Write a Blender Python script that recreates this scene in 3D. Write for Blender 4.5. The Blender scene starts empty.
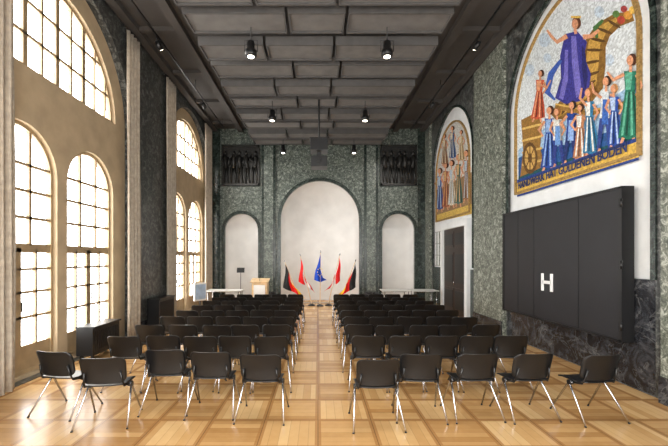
import bpy, bmesh, math, random
from mathutils import Vector, Matrix
from mathutils.geometry import tessellate_polygon
random.seed(4)
F=370.0; CX=318.0; CY=258.0; H=1.9
S=bpy.context.scene
def lin(c):
    return tuple(((x/255)/12.92 if x/255<=0.04045 else (((x/255)+0.055)/1.055)**2.4) for x in c)+(1.0,)
# ---------------------------------------------------------------- materials
def base(name,col,rough=0.5,metal=0.0,spec=None):
    m=bpy.data.materials.new(name); m.use_nodes=True
    b=m.node_tree.nodes['Principled BSDF']
    b.inputs['Base Color'].default_value=lin(col); b.inputs['Roughness'].default_value=rough
    b.inputs['Metallic'].default_value=metal
    if spec is not None: b.inputs['Specular IOR Level'].default_value=spec
    return m,m.node_tree,b
def N(nt,t,**kw):
    n=nt.nodes.new(t)
    for k,v in kw.items():
        if k.startswith('i_'): n.inputs[k[2:].replace('_',' ')].default_value=v
        else: setattr(n,k,v)
    return n
def ramp(nt,fac,stops):
    r=nt.nodes.new('ShaderNodeValToRGB'); cr=r.color_ramp
    while len(cr.elements)<len(stops): cr.elements.new(0.5)
    for e,(p,c) in zip(cr.elements,stops): e.position=p; e.color=lin(c)
    nt.links.new(fac,r.inputs['Fac']); return r
def plain(name,col,rough=0.5,metal=0.0,var=0.06,scale=6,bump=0.0,spec=None):
    m,nt,b=base(name,col,rough,metal,spec)
    tc=N(nt,'ShaderNodeTexCoord'); no=N(nt,'ShaderNodeTexNoise',i_Scale=scale,i_Detail=4.0)
    nt.links.new(tc.outputs['Object'],no.inputs['Vector'])
    lo=tuple(max(0,x*(1-var)) for x in col); hi=tuple(min(255,x*(1+var)) for x in col)
    r=ramp(nt,no.outputs['Fac'],[(0.3,lo),(0.7,hi)]); nt.links.new(r.outputs['Color'],b.inputs['Base Color'])
    if bump:
        bp=N(nt,'ShaderNodeBump',i_Strength=bump,i_Distance=0.02)
        nt.links.new(no.outputs['Fac'],bp.inputs['Height']); nt.links.new(bp.outputs['Normal'],b.inputs['Normal'])
    return m
def marble(name,dark,mid,light,scale=5,rough=0.3,vein=0.0,veincol=(205,205,200)):
    m,nt,b=base(name,mid,rough)
    tc=N(nt,'ShaderNodeTexCoord')
    n1=N(nt,'ShaderNodeTexNoise',i_Scale=scale,i_Detail=10.0,i_Roughness=0.78,i_Distortion=1.0)
    nt.links.new(tc.outputs['Object'],n1.inputs['Vector'])
    r=ramp(nt,n1.outputs['Fac'],[(0.38,dark),(0.5,mid),(0.62,light)])
    out=r.outputs['Color']
    if vein:
        n2=N(nt,'ShaderNodeTexNoise',i_Scale=scale*0.35,i_Detail=7.0,i_Roughness=0.6,i_Distortion=2.2)
        nt.links.new(tc.outputs['Object'],n2.inputs['Vector'])
        v=ramp(nt,n2.outputs['Fac'],[(0.485,(0,0,0)),(0.5,(255,255,255)),(0.515,(0,0,0))])
        mul=N(nt,'ShaderNodeMath',operation='MULTIPLY'); mul.inputs[1].default_value=vein
        nt.links.new(v.outputs['Color'],mul.inputs[0])
        mx=N(nt,'ShaderNodeMix',data_type='RGBA'); nt.links.new(mul.outputs[0],mx.inputs[0])
        nt.links.new(out,mx.inputs[6]); mx.inputs[7].default_value=lin(veincol); out=mx.outputs[2]
    nt.links.new(out,b.inputs['Base Color'])
    return m
def mosaic(name,col,scale=34,var=0.10):
    m,nt,b=base(name,col,0.6,spec=0.25)
    tc=N(nt,'ShaderNodeTexCoord'); v=N(nt,'ShaderNodeTexVoronoi',i_Scale=scale); nt.links.new(tc.outputs['Object'],v.inputs['Vector'])
    sp=N(nt,'ShaderNodeSeparateColor'); nt.links.new(v.outputs['Color'],sp.inputs[0])
    lo=tuple(max(0,x*(1-var)) for x in col); hi=tuple(min(255,x*(1+var)+4) for x in col)
    r=ramp(nt,sp.outputs[0],[(0.1,lo),(0.9,hi)]); nt.links.new(r.outputs['Color'],b.inputs['Base Color'])
    return m
def parquet():
    m,nt,b=base('parquet_oak',(200,160,105),0.24)
    L=nt.links
    tc=N(nt,'ShaderNodeTexCoord'); sx=N(nt,'ShaderNodeSeparateXYZ'); L.new(tc.outputs['Object'],sx.inputs[0])
    def M(op,a,bb=None):
        n=N(nt,'ShaderNodeMath',operation=op)
        for i,q in enumerate((a,bb)):
            if q is None: continue
            if isinstance(q,(int,float)): n.inputs[i].default_value=q
            else: L.new(q,n.inputs[i])
        return n.outputs[0]
    T=0.62
    x=M('DIVIDE',sx.outputs[0],T); y=M('DIVIDE',sx.outputs[1],T)
    fx=M('FLOOR',x); fy=M('FLOOR',y)
    par=M('PINGPONG',M('ADD',fx,fy),1.0)
    xr=M('FRACT',x); yr=M('FRACT',y)
    u=M('ADD',M('MULTIPLY',xr,par),M('MULTIPLY',yr,M('SUBTRACT',1.0,par)))
    ui=M('FLOOR',M('MULTIPLY',u,6.0))
    cb=N(nt,'ShaderNodeCombineXYZ'); L.new(fx,cb.inputs[0]); L.new(fy,cb.inputs[1]); L.new(ui,cb.inputs[2])
    wn=N(nt,'ShaderNodeTexWhiteNoise',noise_dimensions='3D'); L.new(cb.outputs[0],wn.inputs['Vector'])
    grain=N(nt,'ShaderNodeTexNoise',i_Scale=9.0,i_Detail=6.0); L.new(tc.outputs['Object'],grain.inputs['Vector'])
    f=M('ADD',M('MULTIPLY',wn.outputs['Value'],0.45),M('MULTIPLY',grain.outputs['Fac'],0.25))
    f=M('ADD',f,M('MULTIPLY',par,0.3))
    r=ramp(nt,f,[(0.1,(168,124,74)),(0.5,(198,156,102)),(0.95,(220,184,132))])
    ex=M('MINIMUM',M('MINIMUM',xr,M('SUBTRACT',1.0,xr)),M('MINIMUM',yr,M('SUBTRACT',1.0,yr)))
    edge=M('LESS_THAN',ex,0.055)
    gap=M('LESS_THAN',ex,0.008)
    uf=M('FRACT',M('MULTIPLY',u,6.0)); g2=M('LESS_THAN',M('MINIMUM',uf,M('SUBTRACT',1.0,uf)),0.03)
    mx=N(nt,'ShaderNodeMix',data_type='RGBA'); L.new(M('MULTIPLY',edge,0.8),mx.inputs[0]); L.new(r.outputs[0],mx.inputs[6]); mx.inputs[7].default_value=lin((164,118,70))
    mx2=N(nt,'ShaderNodeMix',data_type='RGBA'); L.new(M('MULTIPLY',M('MAXIMUM',gap,M('MULTIPLY',g2,0.5)),0.6),mx2.inputs[0]); L.new(mx.outputs[2],mx2.inputs[6]); mx2.inputs[7].default_value=lin((96,66,38))
    L.new(mx2.outputs[2],b.inputs['Base Color'])
    rr=M('ADD',M('MULTIPLY',grain.outputs['Fac'],0.12),0.18); L.new(rr,b.inputs['Roughness'])
    return m
def emit(name,col,st):
    m=bpy.data.materials.new(name); m.use_nodes=True; nt=m.node_tree; b=nt.nodes['Principled BSDF']
    b.inputs['Base Color'].default_value=lin(col); b.inputs['Emission Color'].default_value=lin(col); b.inputs['Emission Strength'].default_value=st
    return m
def glassm():
    m=bpy.data.materials.new('window_glass'); m.use_nodes=True; nt=m.node_tree; nt.nodes.clear()
    o=N(nt,'ShaderNodeOutputMaterial'); mx=N(nt,'ShaderNodeMixShader'); t=N(nt,'ShaderNodeBsdfTransparent'); g=N(nt,'ShaderNodeBsdfGlossy'); g.inputs['Roughness'].default_value=0.05
    mx.inputs[0].default_value=0.05; nt.links.new(t.outputs[0],mx.inputs[1]); nt.links.new(g.outputs[0],mx.inputs[2]); nt.links.new(mx.outputs[0],o.inputs[0]); return m
M_floor=parquet()
M_ceil=plain('ceiling_paint',(68,64,61),0.8,scale=1.5)
M_panel=plain('acoustic_panel_felt',(102,100,98),0.85,scale=4)
M_paneldk=plain('panel_edge',(76,74,73),0.8)
M_black=plain('black_metal',(18,18,19),0.4)
M_dkmarble=marble('dark_grey_marble',(30,31,31),(62,64,63),(128,130,126),7,0.3)
M_green=marble('green_grey_marble',(50,56,49),(100,105,94),(190,193,182),11,0.35)
M_backm=marble('back_wall_marble',(36,43,39),(74,83,76),(150,156,147),10,0.35)
M_greendk=marble('dark_green_marble',(20,27,25),(36,46,42),(78,88,82),7,0.25)
M_blkm=marble('black_veined_marble',(22,23,26),(38,39,43),(74,76,80),3,0.15,vein=0.3,veincol=(150,150,148))
M_wing=plain('white_plaster',(228,230,230),0.75,var=0.03,scale=3)
M_niche=plain('niche_plaster',(222,221,219),0.8,var=0.03,scale=2)
M_beige=plain('beige_plaster',(184,164,134),0.8,var=0.05,scale=3)
M_frame=plain('window_frame_paint',(160,138,106),0.5)
M_glass=glassm()
M_curt=plain('curtain_linen',(170,158,142),0.9,var=0.08,scale=12)
M_shell=plain('chair_shell_anthracite',(14,15,17),0.36,var=0.03)
M_chrome=plain('chrome',(190,190,194),0.18,1.0,var=0.02)
M_board=plain('black_board',(26,26,30),0.5,var=0.08,scale=3)
M_boarde=plain('black_board_frame',(15,15,17),0.4)
M_white=plain('white_letter',(240,240,240),0.5,var=0.01)
M_bronze=plain('dark_bronze_relief',(34,33,31),0.4,0.3,var=0.3,scale=20,bump=0.5)
M_wood=plain('light_wood',(222,190,146),0.4,var=0.08,scale=8)
M_dwood=plain('dark_wood',(48,32,24),0.4,var=0.15,scale=8)
M_ttop=plain('table_top_white',(204,204,200),0.4,var=0.02)
M_lamp=emit('lamp_glow',(255,244,225),8)
# ---------------------------------------------------------------- builder
class B:
    def __init__(s,name): s.name=name; s.bm=bmesh.new(); s.mats=[]
    def mi(s,m):
        if m not in s.mats: s.mats.append(m)
        return s.mats.index(m)
    def box(s,x0,x1,y0,y1,z0,z1,m,mat=None):
        r=bmesh.ops.create_cube(s.bm,size=1.0)
        T=Matrix.Translation(((x0+x1)/2,(y0+y1)/2,(z0+z1)/2))@Matrix.Diagonal((abs(x1-x0),abs(y1-y0),abs(z1-z0),1))
        if mat is not None: T=mat@T
        bmesh.ops.transform(s.bm,matrix=T,verts=r['verts'])
        k=s.mi(m)
        for f in {f for v in r['verts'] for f in v.link_faces}: f.material_index=k
    def tube(s,pts,r,m,seg=8,rs=None,smooth=True):
        pts=[Vector(p) for p in pts]; rings=[]
        for i,p in enumerate(pts):
            a=pts[max(i-1,0)]; b=pts[min(i+1,len(pts)-1)]; t=(b-a).normalized()
            up=Vector((0,0,1)) if abs(t.z)<0.9 else Vector((0,1,0))
            u=t.cross(up).normalized(); v=t.cross(u).normalized()
            rr=rs[i] if rs else r
            rings.append([s.bm.verts.new(p+rr*(math.cos(2*math.pi*k/seg)*u+math.sin(2*math.pi*k/seg)*v)) for k in range(seg)])
        mi=s.mi(m)
        for i in range(len(rings)-1):
            for k in range(seg):
                f=s.bm.faces.new((rings[i][k],rings[i][(k+1)%seg],rings[i+1][(k+1)%seg],rings[i+1][k])); f.material_index=mi; f.smooth=smooth
        for rg in (rings[0],rings[-1]):
            f=s.bm.faces.new(rg); f.material_index=mi
    def sheet(s,fn,nu,nv,m,thick=None,smooth=True):
        def grid(off): return [[s.bm.verts.new(Vector(fn(i/nu,j/nv))+off) for i in range(nu+1)] for j in range(nv+1)]
        mi=s.mi(m)
        g=grid(Vector((0,0,0)))
        gs=[g]
        if thick is not None: gs.append(grid(Vector(thick)))
        for q in gs:
            for j in range(nv):
                for i in range(nu):
                    f=s.bm.faces.new((q[j][i],q[j][i+1],q[j+1][i+1],q[j+1][i])); f.material_index=mi; f.smooth=smooth
        if thick is not None:
            a,b=gs
            loop=[(0,i) for i in range(nu)]+[(j,nu) for j in range(nv)]+[(nv,i) for i in range(nu,0,-1)]+[(j,0) for j in range(nv,0,-1)]
            for k in range(len(loop)):
                p=loop[k]; q=loop[(k+1)%len(loop)]
                f=s.bm.faces.new((a[p[0]][p[1]],a[q[0]][q[1]],b[q[0]][q[1]],b[p[0]][p[1]])); f.material_index=mi
    def holes(s,outer,holes,mapf,tv,m):
        loops=[outer]+holes
        tris=tessellate_polygon([[Vector((a,z,0)) for a,z in l] for l in loops])
        flat=[p for l in loops for p in l]; tv=Vector(tv); mi=s.mi(m)
        f0=[s.bm.verts.new(mapf(*p)) for p in flat]; f1=[s.bm.verts.new(Vector(mapf(*p))+tv) for p in flat]
        for t in tris:
            for q,o in ((f0,1),(f1,-1)):
                try: f=s.bm.faces.new([q[i] for i in t][::o]); f.material_index=mi
                except ValueError: pass
        st=0
        for l in loops:
            n=len(l)
            for i in range(n):
                a=st+i;b=st+(i+1)%n
                f=s.bm.faces.new((f0[a],f0[b],f1[b],f1[a])); f.material_index=mi
            st+=n
    def done(s,parent=None,norm=True,bevel=0):
        if norm: bmesh.ops.recalc_face_normals(s.bm,faces=s.bm.faces)
        me=bpy.data.meshes.new(s.name); s.bm.to_mesh(me); s.bm.free()
        for m in s.mats: me.materials.append(m)
        o=bpy.data.objects.new(s.name,me); S.collection.objects.link(o)
        if bevel:
            bv=o.modifiers.new('bevel','BEVEL'); bv.width=bevel; bv.segments=2; bv.limit_method='ANGLE'
        if parent: o.parent=parent
        return o
def arch(c,h,z0,sp,n=28,hv=None):
    hv=hv or h
    return [(c-h,z0),(c+h,z0)]+[(c+h*math.cos(math.pi*i/n),sp+hv*math.sin(math.pi*i/n)) for i in range(n+1)]
Y0,Y1=-1.6,15.6; ZC=7.35
XL,XR=-4.6,4.68
# ---------------------------------------------------------------- room shell
b=B('floor'); b.box(XL-0.25,XR+0.25,Y0-.2,Y1+1.4,-0.2,0,M_floor); b.done()
b=B('ceiling'); b.box(XL-0.25,XR+0.25,Y0-.2,Y1+0.3,ZC,ZC+0.2,M_ceil); b.done()
b=B('trim_5')
for x in (-3.25,3.25,-4.3,4.38): b.box(x-0.1,x+0.1,Y0,Y1,ZC-0.14,ZC,M_ceil)
for i in range(9):
    b.box(3.35,4.3,Y0+0.3+2*i,Y0+0.42+2*i,ZC-0.1,ZC,M_ceil); b.box(-4.2,-3.35,Y0+0.3+2*i,Y0+0.42+2*i,ZC-0.1,ZC,M_ceil)
b.done()
bays=[(0.5,2.0),(6.66,2.15),(13.05,2.1)]
b=B('wall_left')
b.holes([(Y0,0),(Y1,0),(Y1,ZC),(Y0,ZC)],[arch(c,h,0.01,4.95) for c,h in bays],lambda a,z:(-4.45,a,z),(-0.15,0,0),M_dkmarble)
hl=[]
for c,h in bays:
    for s in (-0.89,0.89): hl.append(arch(c+s,0.76,0.06,3.28))
    hl.append(arch(c,1.74,4.93,4.95))
b.holes([(Y0,0),(Y1,0),(Y1,ZC),(Y0,ZC)],hl,lambda a,z:(XL,a,z),(-0.2,0,0),M_beige)
b.done()
# rear wall (behind the camera), unseen, added to cut frontal fill; its three tall openings are invented
b=B('wall_rear')
RO=[(0.08,1.65,3.8),(-3.1,0.8,3.4),(3.2,0.8,3.4)]
b.holes([(XL-.2,0),(XR+.2,0),(XR+.2,ZC),(XL-.2,ZC)],[arch(c,h,0.01,s) for c,h,s in RO],lambda a,z:(a,Y0,z),(0,-0.15,0),M_wing)
b.done()
wn=0
def window(c,h,z0,sp,lun=False):
    global wn; wn+=1
    b=B('window_%d'%wn); X=-4.70
    def xx(a): return sp+math.sqrt(max(0,h*h-(a-c)**2))
    outer=arch(c,h,z0,sp); inner=arch(c,h-0.06,z0+0.06,sp)
    b.holes(outer,[inner],lambda a,z:(X+0.03,a,z),(-0.08,0,0),M_frame)
    def vbar(a,za,zb,w): b.box(X-0.03,X+0.02,a-w/2,a+w/2,za,zb,M_frame)
    def hbar(z,w):
        e=h if z<sp else math.sqrt(max(0.001,h*h-(z-sp)**2))
        b.box(X-0.03,X+0.02,c-e,c+e,z-w/2,z+w/2,M_frame)
    if lun:
        for k in range(-4,5):
            a=c+k*0.37
            if abs(a-c)<h-0.05: vbar(a,z0,xx(a),0.09 if k in(-2,2,0) else 0.045)
        for z in (sp+0.55,sp+1.1): hbar(z,0.05)
    else:
        for a in (c-h/3,c+h/3): vbar(a,2.1,xx(a),0.05)
        for z in (2.55,2.98,3.4): hbar(z,0.045)
        hbar(2.06,0.14); vbar(c,z0,2.06,0.13)
        for a in (c-h/2,c+h/2): vbar(a,0.5,2.06,0.04)
        for z in (0.95,1.35,1.72): hbar(z,0.04)
        b.box(X-0.03,X+0.01,c-h,c+h,z0,0.5,M_frame)
        b.tube([(X+0.06,c+0.03,1.05),(X+0.06,c+0.03,1.2)],0.012,M_black)
    b.holes(arch(c,h-0.01,z0+0.01,sp),[],lambda a,z:(X-0.01,a,z),(-0.006,0,0),M_glass)
    b.done()
for c,h in bays:
    window(c-0.89,0.76,0.06,3.28); window(c+0.89,0.76,0.06,3.28); window(c,1.74,4.93,4.95,True)
b=B('wall_right'); b.box(XR,XR+0.2,Y0,Y1,0,ZC,M_wing); b.done()
rb=[(0.75,2.06),(7.02,1.98),(12.9,1.95)]
b=B('trim_6')   # marble facing of the right wall: arcade, pilasters and wainscot
b.holes([(Y0,0),(Y1,0),(Y1,ZC),(Y0,ZC)],[arch(c,h,0.01,5.12) for c,h in rb],lambda a,z:(4.60,a,z),(0.08,0,0),M_dkmarble)
for a0,a1 in ((9.04,10.7),(2.9,4.86),(14.95,15.6)):
    b.box(4.50,4.60,a0,a1,0.0,ZC,M_green)
for c,h in rb[:2]: b.box(4.61,XR,c-h,c+h,0.01,1.6,M_blkm)
b.box(4.61,XR,10.96,11.25,0.01,1.55,M_greendk); b.box(4.61,XR,13.75,14.84,0.01,1.55,M_greendk)
for a0,a1 in ((9.04,10.7),(2.9,4.86)): b.box(4.47,4.50,a0,a1,0,0.35,M_blkm)
b.done()
b=B('wall_back')
NI=[(0.08,1.65,3.5,1.1),(-3.22,0.7,3.06,0.5),(3.38,0.68,3.08,0.5)]
b.holes([(XL,0),(XR,0),(XR,ZC),(XL,ZC)],[arch(c,h,0.01,s) for c,h,s,d in NI],lambda a,z:(a,Y1,z),(0,0.12,0),M_backm)
b.done()
b=B('trim_4')
for x0,x1 in ((-2.36,-1.78),(1.94,2.52)):
    b.box(x0,x1,Y1-0.1,Y1,0,6.9,M_greendk); b.box(x0+0.1,x1-0.1,Y1-0.13,Y1-0.1,0.5,6.6,M_backm)
for x0,x1 in ((-4.45,-4.12),(4.2,4.5)): b.box(x0,x1,Y1-0.06,Y1,0,ZC,M_greendk)
b.done()
def ring(bb,c,h,z0,sp,w,mapf,tv,m):
    o=arch(c,h+w,z0,sp)[1:]; i=arch(c,h,z0,sp)[1:]
    o=o+[(c-h-w,z0)]; i=i+[(c-h,z0)]
    bb.holes(o+i[::-1],[],mapf,tv,m)
b=B('trim_1')
for c,h,s,d in NI: ring(b,c,h,0.01,s,0.13,lambda a,z:(a,Y1-0.05,z),(0,0.05,0),M_greendk)
b.done()
b=B('baseboard_back')
for x0,x1 in ((-2.36,-1.78),(1.94,2.52)): b.box(x0,x1,Y1-0.16,Y1-0.13,0,0.5,M_blkm)
b.done()
for k,(c,h,s,d) in enumerate(NI):
    b=B('wall_niche')
    b.sheet(lambda u,v:(c+h*math.cos(math.pi*u),Y1+0.1+d*math.sin(math.pi*u),s*v),28,2,M_niche)
    b.sheet(lambda u,v:(c+h*math.cos(math.pi*u)*math.cos(v*math.pi/2*0.999),Y1+0.1+d*math.sin(math.pi*u)*math.cos(v*math.pi/2*0.999),s+h*math.sin(v*math.pi/2*0.999)),28,14,M_niche)
    b.done(norm=False)
b=B('baseboard_left')
for a0,a1 in ((2.52,4.5),(8.82,10.94)): b.box(-4.45,-4.41,a0,a1,0,0.3,M_blkm)
b.done()
# ---------------------------------------------------------------- curtains
def curtain(y0,y1,X=-4.33,z0=0.03,z1=7.1):
    b=B('curtain'); nf=max(3,int((y1-y0)/0.13))
    b.sheet(lambda u,v:(X+0.055*math.sin(u*nf*2*math.pi+0.4*math.sin(v*5))*(1-0.3*v),y0+(y1-y0)*(u+0.01*math.sin(v*7)),z0+(z1-z0)*v),nf*10,14,M_curt,thick=(-0.008,0,0))
    b.tube([(X,y0-0.1,z1+0.02),(X,y1+0.1,z1+0.02)],0.02,M_black)
    for a in (y0-0.08,y1+0.08): b.tube([(X,a,z1+0.02),(-4.45,a,z1+0.02)],0.012,M_black)
    b.done()
curtain(4.75,5.28); curtain(8.42,9.02); curtain(10.62,11.3); curtain(14.25,15.1)
# ---------------------------------------------------------------- radiators
def radiator(y0,y1,h,X0=-4.38,X1=-4.08):
    b=B('radiator_cabinet')
    b.box(X0,X1,y0,y1,0.12,h,M_boarde); b.box(X0-0.0,X1+0.03,y0-0.02,y1+0.02,h,h+0.03,M_black)
    n=int((y1-y0-0.16)/0.06)
    for i in range(n+1): b.box(X1,X1+0.012,y0+0.08+i*0.06,y0+0.1+i*0.06,0.2,h-0.06,M_black)
    for a in (y0+0.05,y1-0.11):
        for x in (X0+0.03,X1-0.07): b.box(x,x+0.04,a,a+0.06,0,0.12,M_black)
    b.done()
radiator(6.7,7.6,0.62); radiator(9.5,10.5,0.82)
# ---------------------------------------------------------------- murals
_MM={}
def mm(col):
    if col not in _MM: _MM[col]=mosaic('mosaic_%d_%d_%d'%col,col)
    return _MM[col]
SK=(206,146,110)
class Mural:
    """flat mosaic artwork; P() rectifies measured picture points onto the wall plane so the artwork is true-shape on the wall"""
    def __init__(s,name,c,h,z0,sp,bg,border):
        s.b=B(name); s.k=0; s.X=XR-0.012
        s.b.holes(arch(c,h,z0,sp),[],lambda a,z:(s.X,a,z),(0.010,0,0),mm(bg))
        o=arch(c,h,z0,sp); i=arch(c,h-0.05,z0+0.05,sp)
        s.b.holes(o,[i],lambda a,z:(s.X-0.05,a,z),(0.05,0,0),mm(border))
    def P(s,x,y):
        d=F*XR/(x-CX); return (d,H+(CY-y)*d/F)
    def poly(s,pts,col):
        s.k+=1; X=s.X-0.0002*s.k
        q=[s.P(*p) for p in pts]
        tr=tessellate_polygon([[Vector((a,z,0)) for a,z in q]])
        vs=[s.b.bm.verts.new((X,a,z)) for a,z in q]; mi=s.b.mi(mm(col))
        for t in tr:
            try: f=s.b.bm.faces.new([vs[i] for i in t]); f.material_index=mi
            except ValueError: pass
    def ell(s,x,y,rx,ry,col,n=16,rot=0):
        c_,s_=math.cos(rot),math.sin(rot)
        s.poly([(x+rx*math.cos(t)*c_-ry*math.sin(t)*s_,y+rx*math.cos(t)*s_+ry*math.sin(t)*c_) for t in [2*math.pi*i/n for i in range(n)]],col)
    def band(s,pts,w,col):
        L=[];R=[]
        for i,p in enumerate(pts):
            a=pts[max(0,i-1)];c=pts[min(len(pts)-1,i+1)]
            dx,dy=c[0]-a[0],c[1]-a[1]; l=math.hypot(dx,dy) or 1
            ww=w[i] if isinstance(w,(list,tuple)) else w
            L.append((p[0]-dy/l*ww/2,p[1]+dx/l*ww/2)); R.append((p[0]+dy/l*ww/2,p[1]-dx/l*ww/2))
        s.poly(L+R[::-1],col)
    def person(s,x,y0,y1,w,robe,robe2,hair=(70,40,25),lean=0,arm=None,pants=None):
        h=y1-y0; hd=h*0.062
        dk=tuple(int(v*.6) for v in robe)
        xs=lambda t:x+lean*(1-t)
        yy=lambda t:y0+h*t
        if pants:
            for q in (-1,1): s.band([(xs(.5)+q*w*.12,yy(.48)),(xs(.75)+q*w*.25,yy(.72)),(xs(.97)+q*w*.34,yy(.95))],[w*.34,w*.26,w*.16],pants)
            s.poly([(xs(.17)-w*.34,yy(.19)),(xs(.17)+w*.34,yy(.19)),(xs(.4)+w*.26,yy(.38)),(xs(.52)+w*.34,yy(.54)),(xs(.52)-w*.34,yy(.54)),(xs(.4)-w*.26,yy(.38))],robe)
            s.poly([(xs(.4)-w*.15,yy(.3)),(xs(.4)+w*.16,yy(.3)),(xs(.6)+w*.2,yy(.62)),(xs(.6)-w*.2,yy(.62))],robe2)
            s.poly([(xs(.2)+w*.15,yy(.2)),(xs(.2)+w*.34,yy(.2)),(xs(.5)+w*.32,yy(.54)),(xs(.5)+w*.22,yy(.54))],dk)
        else:
            s.poly([(xs(.2)-w*.32,yy(.19)),(xs(.2)+w*.32,yy(.19)),(xs(.42)+w*.22,yy(.40)),(xs(.7)+w*.48,yy(.7)),(xs(.95)+w*.6,yy(.91)),(xs(.95),yy(.95)),(xs(.95)-w*.5,yy(.93)),(xs(.7)-w*.36,yy(.7)),(xs(.42)-w*.22,yy(.40))],robe)
            for q,c_ in ((-.24,robe2),(-.08,dk),(.12,robe2),(.3,dk)):
                s.poly([(xs(.45)+w*q*.5-w*.02,yy(.42)),(xs(.45)+w*q*.5+w*.05,yy(.42)),(xs(.9)+w*q*1.3+w*.07,yy(.9)),(xs(.9)+w*q*1.3-w*.05,yy(.91))],c_)
            s.poly([(xs(.2)-w*.26,yy(.21)),(xs(.2)+w*.1,yy(.2)),(xs(.42)+w*.05,yy(.40)),(xs(.42)-w*.18,yy(.40))],robe2)
        for q in (-1,1): s.band([(xs(.93)+q*w*.24,yy(.93)),(xs(1)+q*w*.34,yy(1))],w*.14,SK)
        s.band([(xs(.2),yy(.2)),(xs(.12),yy(.11))],w*.14,SK)
        s.ell(xs(.07)+hd*.25,yy(.062),hd*.85,hd*1.1,hair); s.ell(xs(.08)-hd*.15,yy(.07),hd*.62,hd*.9,SK)
        a=arm or [(xs(.24)-w*.3,yy(.23)),(x-w*.6,yy(.36)),(x-w*.3,yy(.46))]
        s.band(a,[w*.17]*(len(a)-1)+[w*.1],SK)
        s.band([(xs(.24)+w*.3,yy(.23)),(xs(.38)+w*.55,yy(.35)),(xs(.5)+w*.3,yy(.46))],[w*.17,w*.15,w*.1],SK)
WHT=(214,214,208)
m=Mural('mosaic_mural',7.02,1.70,3.38,5.17,(200,206,208),(150,120,70))
m.poly([(519,150),(545,128),(570,116),(600,104),(642,80),(642,140),(519,182)],(146,176,204))
m.poly([(519,174),(545,164),(600,146),(642,130),(642,140),(519,184)],(28,76,84))
m.poly([(519,158),(535,150),(560,146),(590,138),(620,128),(642,124),(642,133),(600,148),(519,176)],(40,80,136))
for (x,y,r) in ((530,70,5),(545,40,6),(610,60,5),(600,12,5),(548,58,4)): m.ell(x,y,r,r*1.2,(180,194,206))
m.band([(555,118),(566,108),(582,98),(592,84),(594,64),(596,44),(604,30),(618,20),(634,16)],[12,18,22,25,25,22,18,14,10],(126,92,42))
m.band([(557,116),(568,106),(582,95),(591,82),(593,62),(595,44),(604,29),(618,19)],[5,9,12,13,13,12,9,4],(184,144,68))
for i,(x,y) in enumerate([(566,108),(575,102),(584,95),(590,84),(593,74),(593,62),(595,50),(599,40),(606,31),(615,24)]): m.ell(x,y,1.6,8.0,(86,60,30),10,rot=0.5+i*0.18)
m.band([(556,106),(590,113),(622,106),(640,95)],6,(146,108,52))
m.band([(556,104),(590,111),(622,104),(640,93)],1.6,(206,170,90))
m.band([(604,20),(596,28),(598,38)],[3,5,3],(70,110,60))
for (x,y,r,c_) in ((622,20,4,(176,70,56)),(629,15,4.5,(200,140,60)),(617,14,3.6,(90,124,66)),(634,10,4,(216,176,84)),(625,9,3.4,(150,60,60))): m.ell(x,y,r,r,c_)
m.poly([(566,34),(578,31),(588,42),(585,56),(592,74),(590,90),(582,101),(566,104),(556,98),(562,78),(561,56)],(56,54,132))
for pts in ([(572,36),(577,36),(579,60),(583,94),(577,98),(573,64)],[(566,50),(569,50),(569,80),(564,100),(560,98),(565,74)]): m.poly(pts,(110,104,182))
m.poly([(583,46),(586,50),(589,76),(586,92),(583,70)],(40,40,96))
m.band([(562,60),(552,74),(548,92),(556,100)],[3,6,6,2],(60,90,170))
m.band([(568,36),(558,42),(552,36),(548,30)],[5,4,3,2],SK); m.band([(584,37),(593,36),(600,30)],[5,4,3],SK)
m.ell(577.5,23,4.6,6.4,(88,50,30)); m.ell(576,24,3.3,5.0,SK); m.band([(572,17),(582,17)],2.2,(214,176,80)); m.band([(576,29),(577,34)],3,SK)
m.poly([(522,120),(538,112),(543,124),(541,148),(546,166),(521,177),(524,150)],(140,104,50))
for y in (126,138,150,162): m.band([(523,y+3),(543,y-2)],2.2,(206,170,96))
m.ell(531,158,7.5,16,(96,68,36)); m.ell(531,158,5.4,12,(190,152,84)); m.ell(531,158,2,5,(96,68,36))
for k in range(4):
    t=math.pi*k/4; m.band([(531-6*math.cos(t),158-14*math.sin(t)),(531+6*math.cos(t),158+14*math.sin(t))],1.0,(96,68,36))
m.person(538,70,122,13,(184,80,54),(214,150,110),lean=4,arm=[(540,84),(548,88),(552,80)])
m.person(549,106,172,15,(36,70,150),(140,170,210),lean=2)
m.person(560,108,168,14,WHT,(100,140,196),hair=(150,96,50),lean=-2,pants=(44,58,126))
m.person(571,101,165,15,(34,62,140),(130,160,208),hair=(40,30,28),lean=3,pants=(36,50,104))
m.person(582,104,162,15,(170,116,80),WHT,lean=0)
m.person(593,88,158,16,(44,110,150),WHT,hair=(150,96,50),lean=-3,arm=[(589,106),(582,98),(584,88)])
m.person(606,76,154,17,(200,206,210),(56,96,172),hair=(60,40,30),lean=3,pants=(46,62,124),arm=[(604,98),(596,92),(594,82)])
m.person(618,84,150,16,(36,70,150),(166,186,216),lean=-2,hair=(170,120,70))
m.person(631,54,144,21,(30,106,84),(90,164,136),hair=(70,40,25),lean=3,arm=[(627,74),(616,80),(610,72)])
m.poly([(519,180),(642,137),(642,160),(519,197)],(36,60,124))
m.poly([(519,183),(642,141),(642,157),(519,195)],(206,168,76))
mural=m.b.done(norm=False)
def text(body,name,size,loc,rot,mat,parent,width=None):
    cu=bpy.data.curves.new(name,'FONT'); cu.body=body; cu.size=size; cu.extrude=0.004; cu.offset=0.004; cu.align_x='CENTER'; cu.align_y='CENTER'
    cu.materials.append(mat); o=bpy.data.objects.new(name,cu); S.collection.objects.link(o); o.location=loc; o.rotation_euler=rot; o.parent=parent
    bpy.context.view_layer.update()
    if width: o.scale=(width/o.dimensions.x,1,1)
    return o
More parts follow.
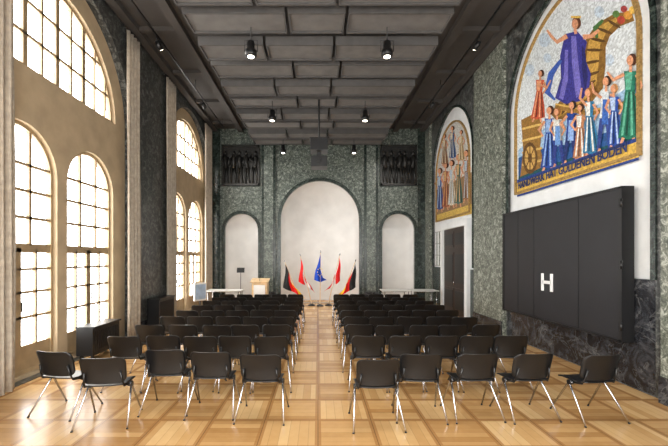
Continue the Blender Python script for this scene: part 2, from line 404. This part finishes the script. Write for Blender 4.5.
RW=(math.pi/2,0,-math.pi/2)
text('HANDWERK HAT GOLDENEN BODEN','lettering',0.22,(XR-0.075,7.02,3.555),RW,plain('letter_tesserae',(30,44,90),.7),mural,3.0)
m=Mural('mosaic_mural',12.95,1.62,3.3,5.0,(190,188,182),(150,120,72))
m.poly([(437,190),(472,172),(472,214),(437,222)],(140,112,80))
m.poly([(437,215),(472,204),(472,214),(437,222)],(196,164,84))
for k,(x,a,c_) in enumerate([(440,168,212),(446,162,210),(452,160,208),(459,154,207),(467,150,203)]):
    m.person(x,a,c_,7.5,[(50,74,140),(150,80,60),(200,190,170),(70,100,90),(140,100,70)][k],[(170,186,200),(200,160,110)][k%2])
for k,(x,a,c_) in enumerate([(445,134,166),(453,126,160),(462,130,162)]):
    m.person(x,a,c_,6.5,[(150,110,80),(60,90,140),(180,150,104)][k],(206,196,170))
m.b.done(norm=False)
b=B('trim_2')
for c,h in rb: ring(b,c,h-0.06,1.6,5.12,0.08,lambda a,z:(4.575,a,z),(0.025,0,0),M_greendk)
b.done()
# ---------------------------------------------------------------- folding black board cabinet with H
YB=8.86
b=B('folding_wall_board')
b.box(4.43,4.60,5.38,YB,0.70,2.92,M_board)
for a0,a1 in ((5.38,5.44),(YB-.06,YB)): b.box(4.415,4.60,a0,a1,0.68,2.94,M_boarde)
b.box(4.415,4.60,5.38,YB,2.92,2.95,M_boarde); b.box(4.415,4.60,5.38,YB,0.67,0.70,M_boarde)
for a in (6.3,7.6,8.2): b.box(4.424,4.432,a-0.008,a+0.008,0.70,2.92,M_boarde)
for z in (0.9,1.8,2.7): b.tube([(4.40,5.37,z-0.06),(4.40,5.37,z+0.06)],0.018,M_black)
bo=b.done()
b=B('letter_h')
for a in (7.28,7.0): b.box(4.41,4.424,a-0.035,a+0.035,1.26,1.60,M_white)
b.box(4.41,4.424,7.0,7.28,1.40,1.46,M_white)
b.done(parent=bo)
# ---------------------------------------------------------------- door on the right
b=B('door_1')
d0,d1=11.4,13.4; XD=4.675
for a in (d0-0.2,d1): b.box(4.50,XD,a,a+0.2,0,2.9,M_wing)
b.box(4.48,XD,d0-0.25,d1+0.25,2.9,3.12,M_wing)
b.box(4.57,XD,d0,d1,0,2.9,M_dwood)
for a in (d0+0.06,(d0+d1)/2+0.03):
    for z0,z1 in ((0.15,0.9),(1.0,2.1),(2.25,2.8)):
        b.box(4.555,4.57,a,a+0.9,z0,z1,M_dwood); b.box(4.545,4.555,a+0.08,a+0.82,z0+0.08,z1-0.08,M_black)
b.tube([(4.53,12.35,1.0),(4.53,12.35,1.15)],0.012,M_chrome)
b.done()
b=B('trim_3')
for a in (13.9,14.2,14.5): b.box(4.65,4.68,a,a+0.02,1.6,2.9,M_green)
for z in (1.6,2.0,2.45,2.9): b.box(4.65,4.68,13.8,14.7,z,z+0.02,M_green)
b.done()
# ---------------------------------------------------------------- bronze reliefs on the back wall
def relief(x0,x1,z0,z1):
    b=B('bronze_relief'); Y=Y1-0.045
    b.box(x0,x1,Y-0.02,Y1-0.004,z0,z1,M_bronze)
    for q in ((x0,x1,z0,z0+.08),(x0,x1,z1-.08,z1),(x0,x0+.08,z0,z1),(x1-.08,x1,z0,z1)): b.box(q[0],q[1],Y-0.07,Y,q[2],q[3],M_bronze)
    n=5
    for i in range(n):
        x=x0+0.2+(x1-x0-0.4)*i/(n-1); g=random.uniform(-.06,.06); hh=(z1-z0)*0.8; zb=z0+0.1
        T=lambda px,pz:(x+px,Y-0.06,zb+pz*hh)
        b.tube([T(-.08,0),T(-.1,.25),T(-.05,.5)],0.05,M_bronze,rs=[.03,.05,.07])
        b.tube([T(.1,0),T(.07+g,.25),T(.04,.5)],0.05,M_bronze,rs=[.03,.05,.07])
        b.tube([T(0,.45),T(g,.62),T(g,.78),T(g,.84)],0.08,M_bronze,rs=[.09,.08,.12,.04])
        b.tube([T(g,.84),T(g,.88),T(g,.93),T(g,.99)],0.06,M_bronze,rs=[.03,.065,.07,.02])
        s=random.choice((-1,1))
        b.tube([T(g+s*.1,.78),T(s*.2,.66),T(s*.14,.85+g)],0.04,M_bronze,rs=[.045,.035,.025])
        b.tube([T(g-s*.1,.78),T(-s*.16,.6),T(-s*.05,.5)],0.04,M_bronze,rs=[.045,.035,.025])
    b.done()
relief(-4.05,-2.45,4.94,6.65); relief(2.62,4.15,4.94,6.65)
# ---------------------------------------------------------------- ceiling panels, pendants, projector
b=B('acoustic_ceiling_panels')
k=0; y=3.2
while y<14.9:
    xs=[-2.6,-1.15,0.35,2.6] if k%2 else [-2.6,-0.6,0.55,2.6]
    zz=6.5 if k%2 else 6.56
    for i in range(3):
        x0,x1=xs[i]+0.06,xs[i+1]-0.06
        R=Matrix.Translation((0,y+0.36,zz))@Matrix.Rotation(math.radians(2),4,'X')
        b.box(x0,x1,-0.30,0.30,0.01,0.06,M_panel,mat=R)
        b.box(x0,x1,-0.34,-0.30,-0.03,0.16,M_paneldk,mat=R); b.box(x0,x1,0.30,0.34,-0.03,0.16,M_paneldk,mat=R)
        b.box(x0-0.03,x0,-0.34,0.34,-0.03,0.16,M_paneldk,mat=R); b.box(x1,x1+0.03,-0.34,0.34,-0.03,0.16,M_paneldk,mat=R)
        for x in (x0+0.2,x1-0.2): b.tube([(x,y+0.36,zz+.05),(x,y+0.36,ZC)],0.008,M_black,seg=5)
    y+=0.94; k+=1
b.done()
def spot(parent,loc,target,energy,ang=100,name='bulb'):
    l=bpy.data.lights.new(name,'SPOT'); l.energy=energy; l.spot_size=math.radians(ang); l.spot_blend=0.8; l.color=(1,0.95,0.88); l.shadow_soft_size=0.08
    lo=bpy.data.objects.new(name,l); S.collection.objects.link(lo); lo.location=loc; lo.parent=parent
    lo.rotation_euler=(Vector(target)-Vector(loc)).to_track_quat('-Z','Y').to_euler()
def pendant(x,y,z=5.98):
    b=B('pendant_spotlight')
    b.tube([(x,y,z+0.3),(x,y,ZC)],0.012,M_black,seg=6)
    prof=[(0.0,.09),(0.02,.12),(0.12,.115),(0.14,.08),(0.30,.075),(0.33,.035)]
    b.tube([(x,y,z+p[0]) for p in prof],0.1,M_black,seg=16,rs=[p[1] for p in prof])
    b.tube([(x-0.13,y,z+0.1),(x-0.13,y,z+0.33),(x+0.13,y,z+0.33),(x+0.13,y,z+0.1)],0.01,M_black,seg=6)
    b.tube([(x,y,z-0.004),(x,y,z-0.002)],0.07,M_lamp,seg=16)
    spot(b.done(),(x,y,z-0.03),(x,y,0),200)
for y in (3.9,7.5,11.0,14.4):
    pendant(-1.36,y); pendant(1.4,y)
b=B('ceiling_projector')
b.tube([(0.03,10.8,5.3),(0.03,10.8,ZC)],0.03,M_black)
b.box(-0.22,0.28,10.5,11.0,4.98,5.3,M_boarde); b.box(-0.24,0.30,10.52,10.98,5.3,5.34,M_black)
b.box(-0.03,0.09,10.72,10.8,4.75,4.98,M_black)
b.box(-0.2,0.26,10.45,10.95,4.5,4.8,M_black)
b.tube([(0.03,10.45,4.65),(0.03,10.38,4.65)],0.06,M_boarde,seg=14)
b.done(bevel=0.01)
for sx in (-1,1):
    b=B('light_track'); x=sx*3.75
    b.box(x-0.02,x+0.02,2.0,15.0,ZC-0.3,ZC-0.26,M_black)
    for y in (3.3,7.3,11.3,14.5): b.tube([(x,y,ZC-0.27),(x,y,ZC-0.003)],0.01,M_black,seg=5)
    for y in (5.5,8.6,12.0):
        b.tube([(x,y,ZC-0.3),(x,y,ZC-0.4)],0.012,M_black,seg=6)
        b.tube([(x,y,ZC-0.4),(x-sx*0.05,y+.12,ZC-0.55)],0.06,M_black,seg=12)
        b.tube([(x-sx*0.05,y+.12,ZC-0.55),(x-sx*0.0505,y+.121,ZC-0.552)],0.05,M_lamp,seg=12)
    o=b.done()
    spot(o,(x-sx*0.06,12.16,ZC-0.6),(x*0.4,15.6,2.6),360,75,'track_fill')  # fill spot added on the track to brighten the back wall and niches
    if sx<0: spot(o,(x+0.06,8.76,ZC-0.6),(4.6,7.4,4.0),400,80,'track_fill')
# ---------------------------------------------------------------- chairs
def chair_mesh():
    b=B('conference_chair')
    def rr(v,w,h,rc):
        z=abs((v-0.5)*h); e=h/2-rc
        if z<=e: return w/2
        t=min(1,(z-e)/rc); return w/2-rc*(1-math.sqrt(max(0,1-t*t)))
    def rowmap(v): return 0.5-0.5*math.cos(math.pi*v)
    def back(u,v):
        v=rowmap(v); w=rr(v,0.49-0.02*(1-v),0.31,0.07); x=(u*2-1)*w; z=0.485+0.31*v
        return (x,-0.195-0.085*v+0.055*(x/0.24)**2+0.012*math.sin(v*math.pi),z)
    b.sheet(back,16,14,M_shell,thick=(0,0.014,0))
    def seat(u,v):
        v=rowmap(v); w=rr(v,0.46,0.43,0.09); x=(u*2-1)*w; y=-0.19+0.43*v
        z=0.435+0.012*(x/0.23)**2+0.035*max(0,0.25-v)**2*16*0.6-0.035*max(0,v-0.75)**2*16
        return (x,y,z)
    b.sheet(seat,14,14,M_shell,thick=(0,0,0.014))
    for s in (-1,1):
        b.tube([(s*.222,.03,.425),(s*.235,.0,.40),(s*.285,-.27,.012)],.0115,M_chrome,rs=[.012,.0125,.0095])
        b.tube([(s*.222,-.03,.425),(s*.235,.02,.40),(s*.27,.25,.012)],.0115,M_chrome,rs=[.012,.0125,.0095])
        b.tube([(s*.285,-.27,.012),(s*.286,-.273,0)],.013,M_shell); b.tube([(s*.27,.25,.012),(s*.271,.252,0)],.013,M_shell)
        b.tube([(s*.2,0,.42),(s*.25,0,.42)],.032,M_shell,seg=12)
        b.tube([(s*.215,-.02,.42),(s*.212,-.15,.445),(s*.20,-.185,.52),(s*.19,-.205,.62)],.011,M_shell)
    b.tube([(-.21,0,.415),(.21,0,.415)],.012,M_chrome)
    o=b.done(); return o
proto=chair_mesh(); first=True
def chair(x,y,rot):
    global first
    if first: o=proto; first=False
    else: o=bpy.data.objects.new('conference_chair',proto.data); S.collection.objects.link(o)
    o.location=(x,y,0); o.rotation_euler=(0,0,math.radians(rot))
for x,y,r in [(-3.12,4.62,-10),(-2.44,4.34,8),(-1.87,4.7,2),(-1.28,4.6,0),(-0.66,4.48,-3),(0.66,4.28,2),(1.21,4.5,-4),(1.86,4.52,3),(2.50,4.52,6),(3.24,4.46,9)]: chair(x,y,r)
for k in range(8):
    y=5.5+0.86*k
    for x in (-2.78,-2.25,-1.71,-1.2,-0.68,0.71,1.22,1.76,2.28,2.80):
        chair(x+random.uniform(-.03,.03),y+random.uniform(-.04,.04),random.uniform(-4,4))
# ---------------------------------------------------------------- flags
FC={'k':plain('flag_black',(22,22,24),.8),'r':plain('flag_red',(230,20,26),.8),'g':plain('flag_gold',(252,204,36),.8),'w':plain('flag_white',(240,240,240),.8),'b':plain('flag_blue',(16,72,190),.8),'y':plain('flag_star',(250,210,60),.8)}
def flag(bx,tx,h,cols,Y=14.6,fly=1.0,hoist=1.0,spread=0.4):
    b=B('flag')
    B0=Vector((bx,Y,0.0)); T=Vector((tx,Y,h)); d=(T-B0).normalized()
    b.tube([B0+Vector((0,0,.02)),B0+Vector((0,0,.1)),T],.014,M_wood,rs=[.016,.016,.012]); b.tube([T,T+d*.05,T+d*.1],.02,M_chrome,rs=[.012,.026,.004])
    b.tube([(bx,Y,0),(bx,Y,.03),(bx,Y,.09)],.1,M_black,seg=16,rs=[.15,.14,.03])
    s0=1 if tx<bx else -1
    n=len(cols); mid=abs(tx-bx)<.05
    for i,c in enumerate(cols):
        def fn(u,v,i=i):
            s=(i+u)/n
            p=T-d*(0.04+s*hoist)
            if mid:
                xo=(0.40*(s-.5))*min(1,v*1.6)+0.05*math.sin(v*5+s*9)*v
                return (p.x+xo,Y-0.05+0.06*math.sin(s*14+v*2)*(.2+v),T.z-0.04-s*hoist*(1-v)-v*(1.15-.25*abs(s-.5)))
            xo=s0*(-0.06+spread*s)*v+0.03*math.sin(v*5+s*6)
            return (p.x+xo,Y-0.04+0.07*math.sin(s*15+v*2)*(.2+v),max(.3,T.z-0.04-(0.04+s*hoist)*d.z*(1-v*0.45)-v*fly*(0.95-.1*s)))
        b.sheet(fn,12,16,FC[c])
    if cols=='bbb':
        for k in range(8):
            a=2*math.pi*k/8; q=(bx+.10*math.cos(a),1.35+.15*math.sin(a)); b.tube([(q[0],Y-0.17,q[1]),(q[0],Y-0.165,q[1])],.022,FC['y'],seg=5)
    b.done(norm=False)
flag(-0.66,-1.30,1.74,'krg',Y=14.5,spread=.55); flag(-0.26,-0.70,1.97,'rwr',Y=14.75,spread=.46); flag(0.08,0.10,2.1,'bbb',fly=.9,hoist=.9); flag(0.42,0.86,2.0,'rwr',Y=14.75,spread=.46); flag(0.82,1.46,1.76,'krg',Y=14.5,spread=.55)
# ---------------------------------------------------------------- stage furniture
b=B('lectern'); x,y=-2.25,14.2
b.box(x-.3,x+.3,y,y+.03,.1,.98,M_wood); b.box(x-.3,x-.27,y,y+.38,.06,.98,M_wood); b.box(x+.27,x+.3,y,y+.38,.06,.98,M_wood)
b.box(x-.34,x+.34,y-.04,y+.42,.0,.06,M_wood)
b.box(x-.22,x+.22,y-.012,y,.3,.86,M_white)
b.box(-.35,.35,-.25,.25,-.015,.015,M_wood,mat=Matrix.Translation((x,y+.2,1.03))@Matrix.Rotation(math.radians(14),4,'X'))
b.tube([(x,y+.1,1.0),(x,y+.05,1.2),(x,y+.18,1.32)],.008,M_black); b.done(bevel=.004)
def table(x0,x1,y0,y1):
    b=B('folding_table'); b.box(x0,x1,y0,y1,.71,.74,M_ttop)
    for x in (x0+.08,x1-.08):
        for y in (y0+.06,y1-.06): b.tube([(x,y,0),(x,y,.71)],.016,M_chrome)
        b.tube([(x,y0+.06,.12),(x,y1-.06,.12)],.012,M_chrome)
    b.tube([(x0+.08,(y0+y1)/2,.67),(x1-.08,(y0+y1)/2,.67)],.012,M_chrome); b.done()
table(-4.0,-2.75,13.1,13.85); table(2.3,3.3,13.1,13.85); table(3.4,4.3,13.1,13.85)
b=B('music_stand'); x,y=-3.05,14.6
b.tube([(x,y,.25),(x,y,1.4)],.012,M_black)
for a in (0,2.1,4.2): b.tube([(x,y,.3),(x+.24*math.cos(a),y+.24*math.sin(a),0.01)],.009,M_black)
b.box(-.15,.15,-.01,.01,-.1,.1,M_black,mat=Matrix.Translation((x,y,1.42))@Matrix.Rotation(math.radians(-20),4,'X')); b.done()
b=B('display_panel'); x,y=-4.02,12.6
b.box(-.03,.03,-.28,.28,.45,1.05,M_white,mat=Matrix.Translation((x,y,0))@Matrix.Rotation(math.radians(-25),4,'Z'))
b.box(.03,.035,-.24,.24,.5,1.0,plain('panel_print',(170,196,226),.5),mat=Matrix.Translation((x,y,0))@Matrix.Rotation(math.radians(-25),4,'Z'))
b.tube([(x,y,.03),(x,y,.5)],.02,M_black); b.tube([(x,y,0),(x,y,.03)],.18,M_black,seg=16); b.done()
# ---------------------------------------------------------------- light
w=bpy.data.worlds.new('sky'); S.world=w; w.use_nodes=True; nt=w.node_tree; bg=nt.nodes['Background']
bg.inputs[0].default_value=(1.0,0.985,0.955,1); bg.inputs[1].default_value=11.0
def portal(name,loc,rot,sx,sy):
    l=bpy.data.lights.new(name,'AREA'); l.shape='RECTANGLE'; l.size=sx; l.size_y=sy; l.cycles.is_portal=True
    o=bpy.data.objects.new(name,l); S.collection.objects.link(o); o.location=loc; o.rotation_euler=rot
for c,h in bays: portal('window_portal',(-4.85,c,3.6),(0,-math.pi/2,0),7.2,3.8)
portal('rear_portal',(0,Y0-0.2,2.8),(math.pi/2,0,0),8.2,5.6)
# ---------------------------------------------------------------- camera
cd=bpy.data.cameras.new('camera'); cam=bpy.data.objects.new('camera',cd); S.collection.objects.link(cam); S.camera=cam
cam.location=(0,0,H); cam.rotation_euler=(math.pi/2,0,0)
cd.sensor_width=36; cd.lens=F/668*36; cd.shift_x=(334-CX)/668; cd.shift_y=(CY-223)/668; cd.clip_start=0.05
S.view_settings.view_transform='Standard'
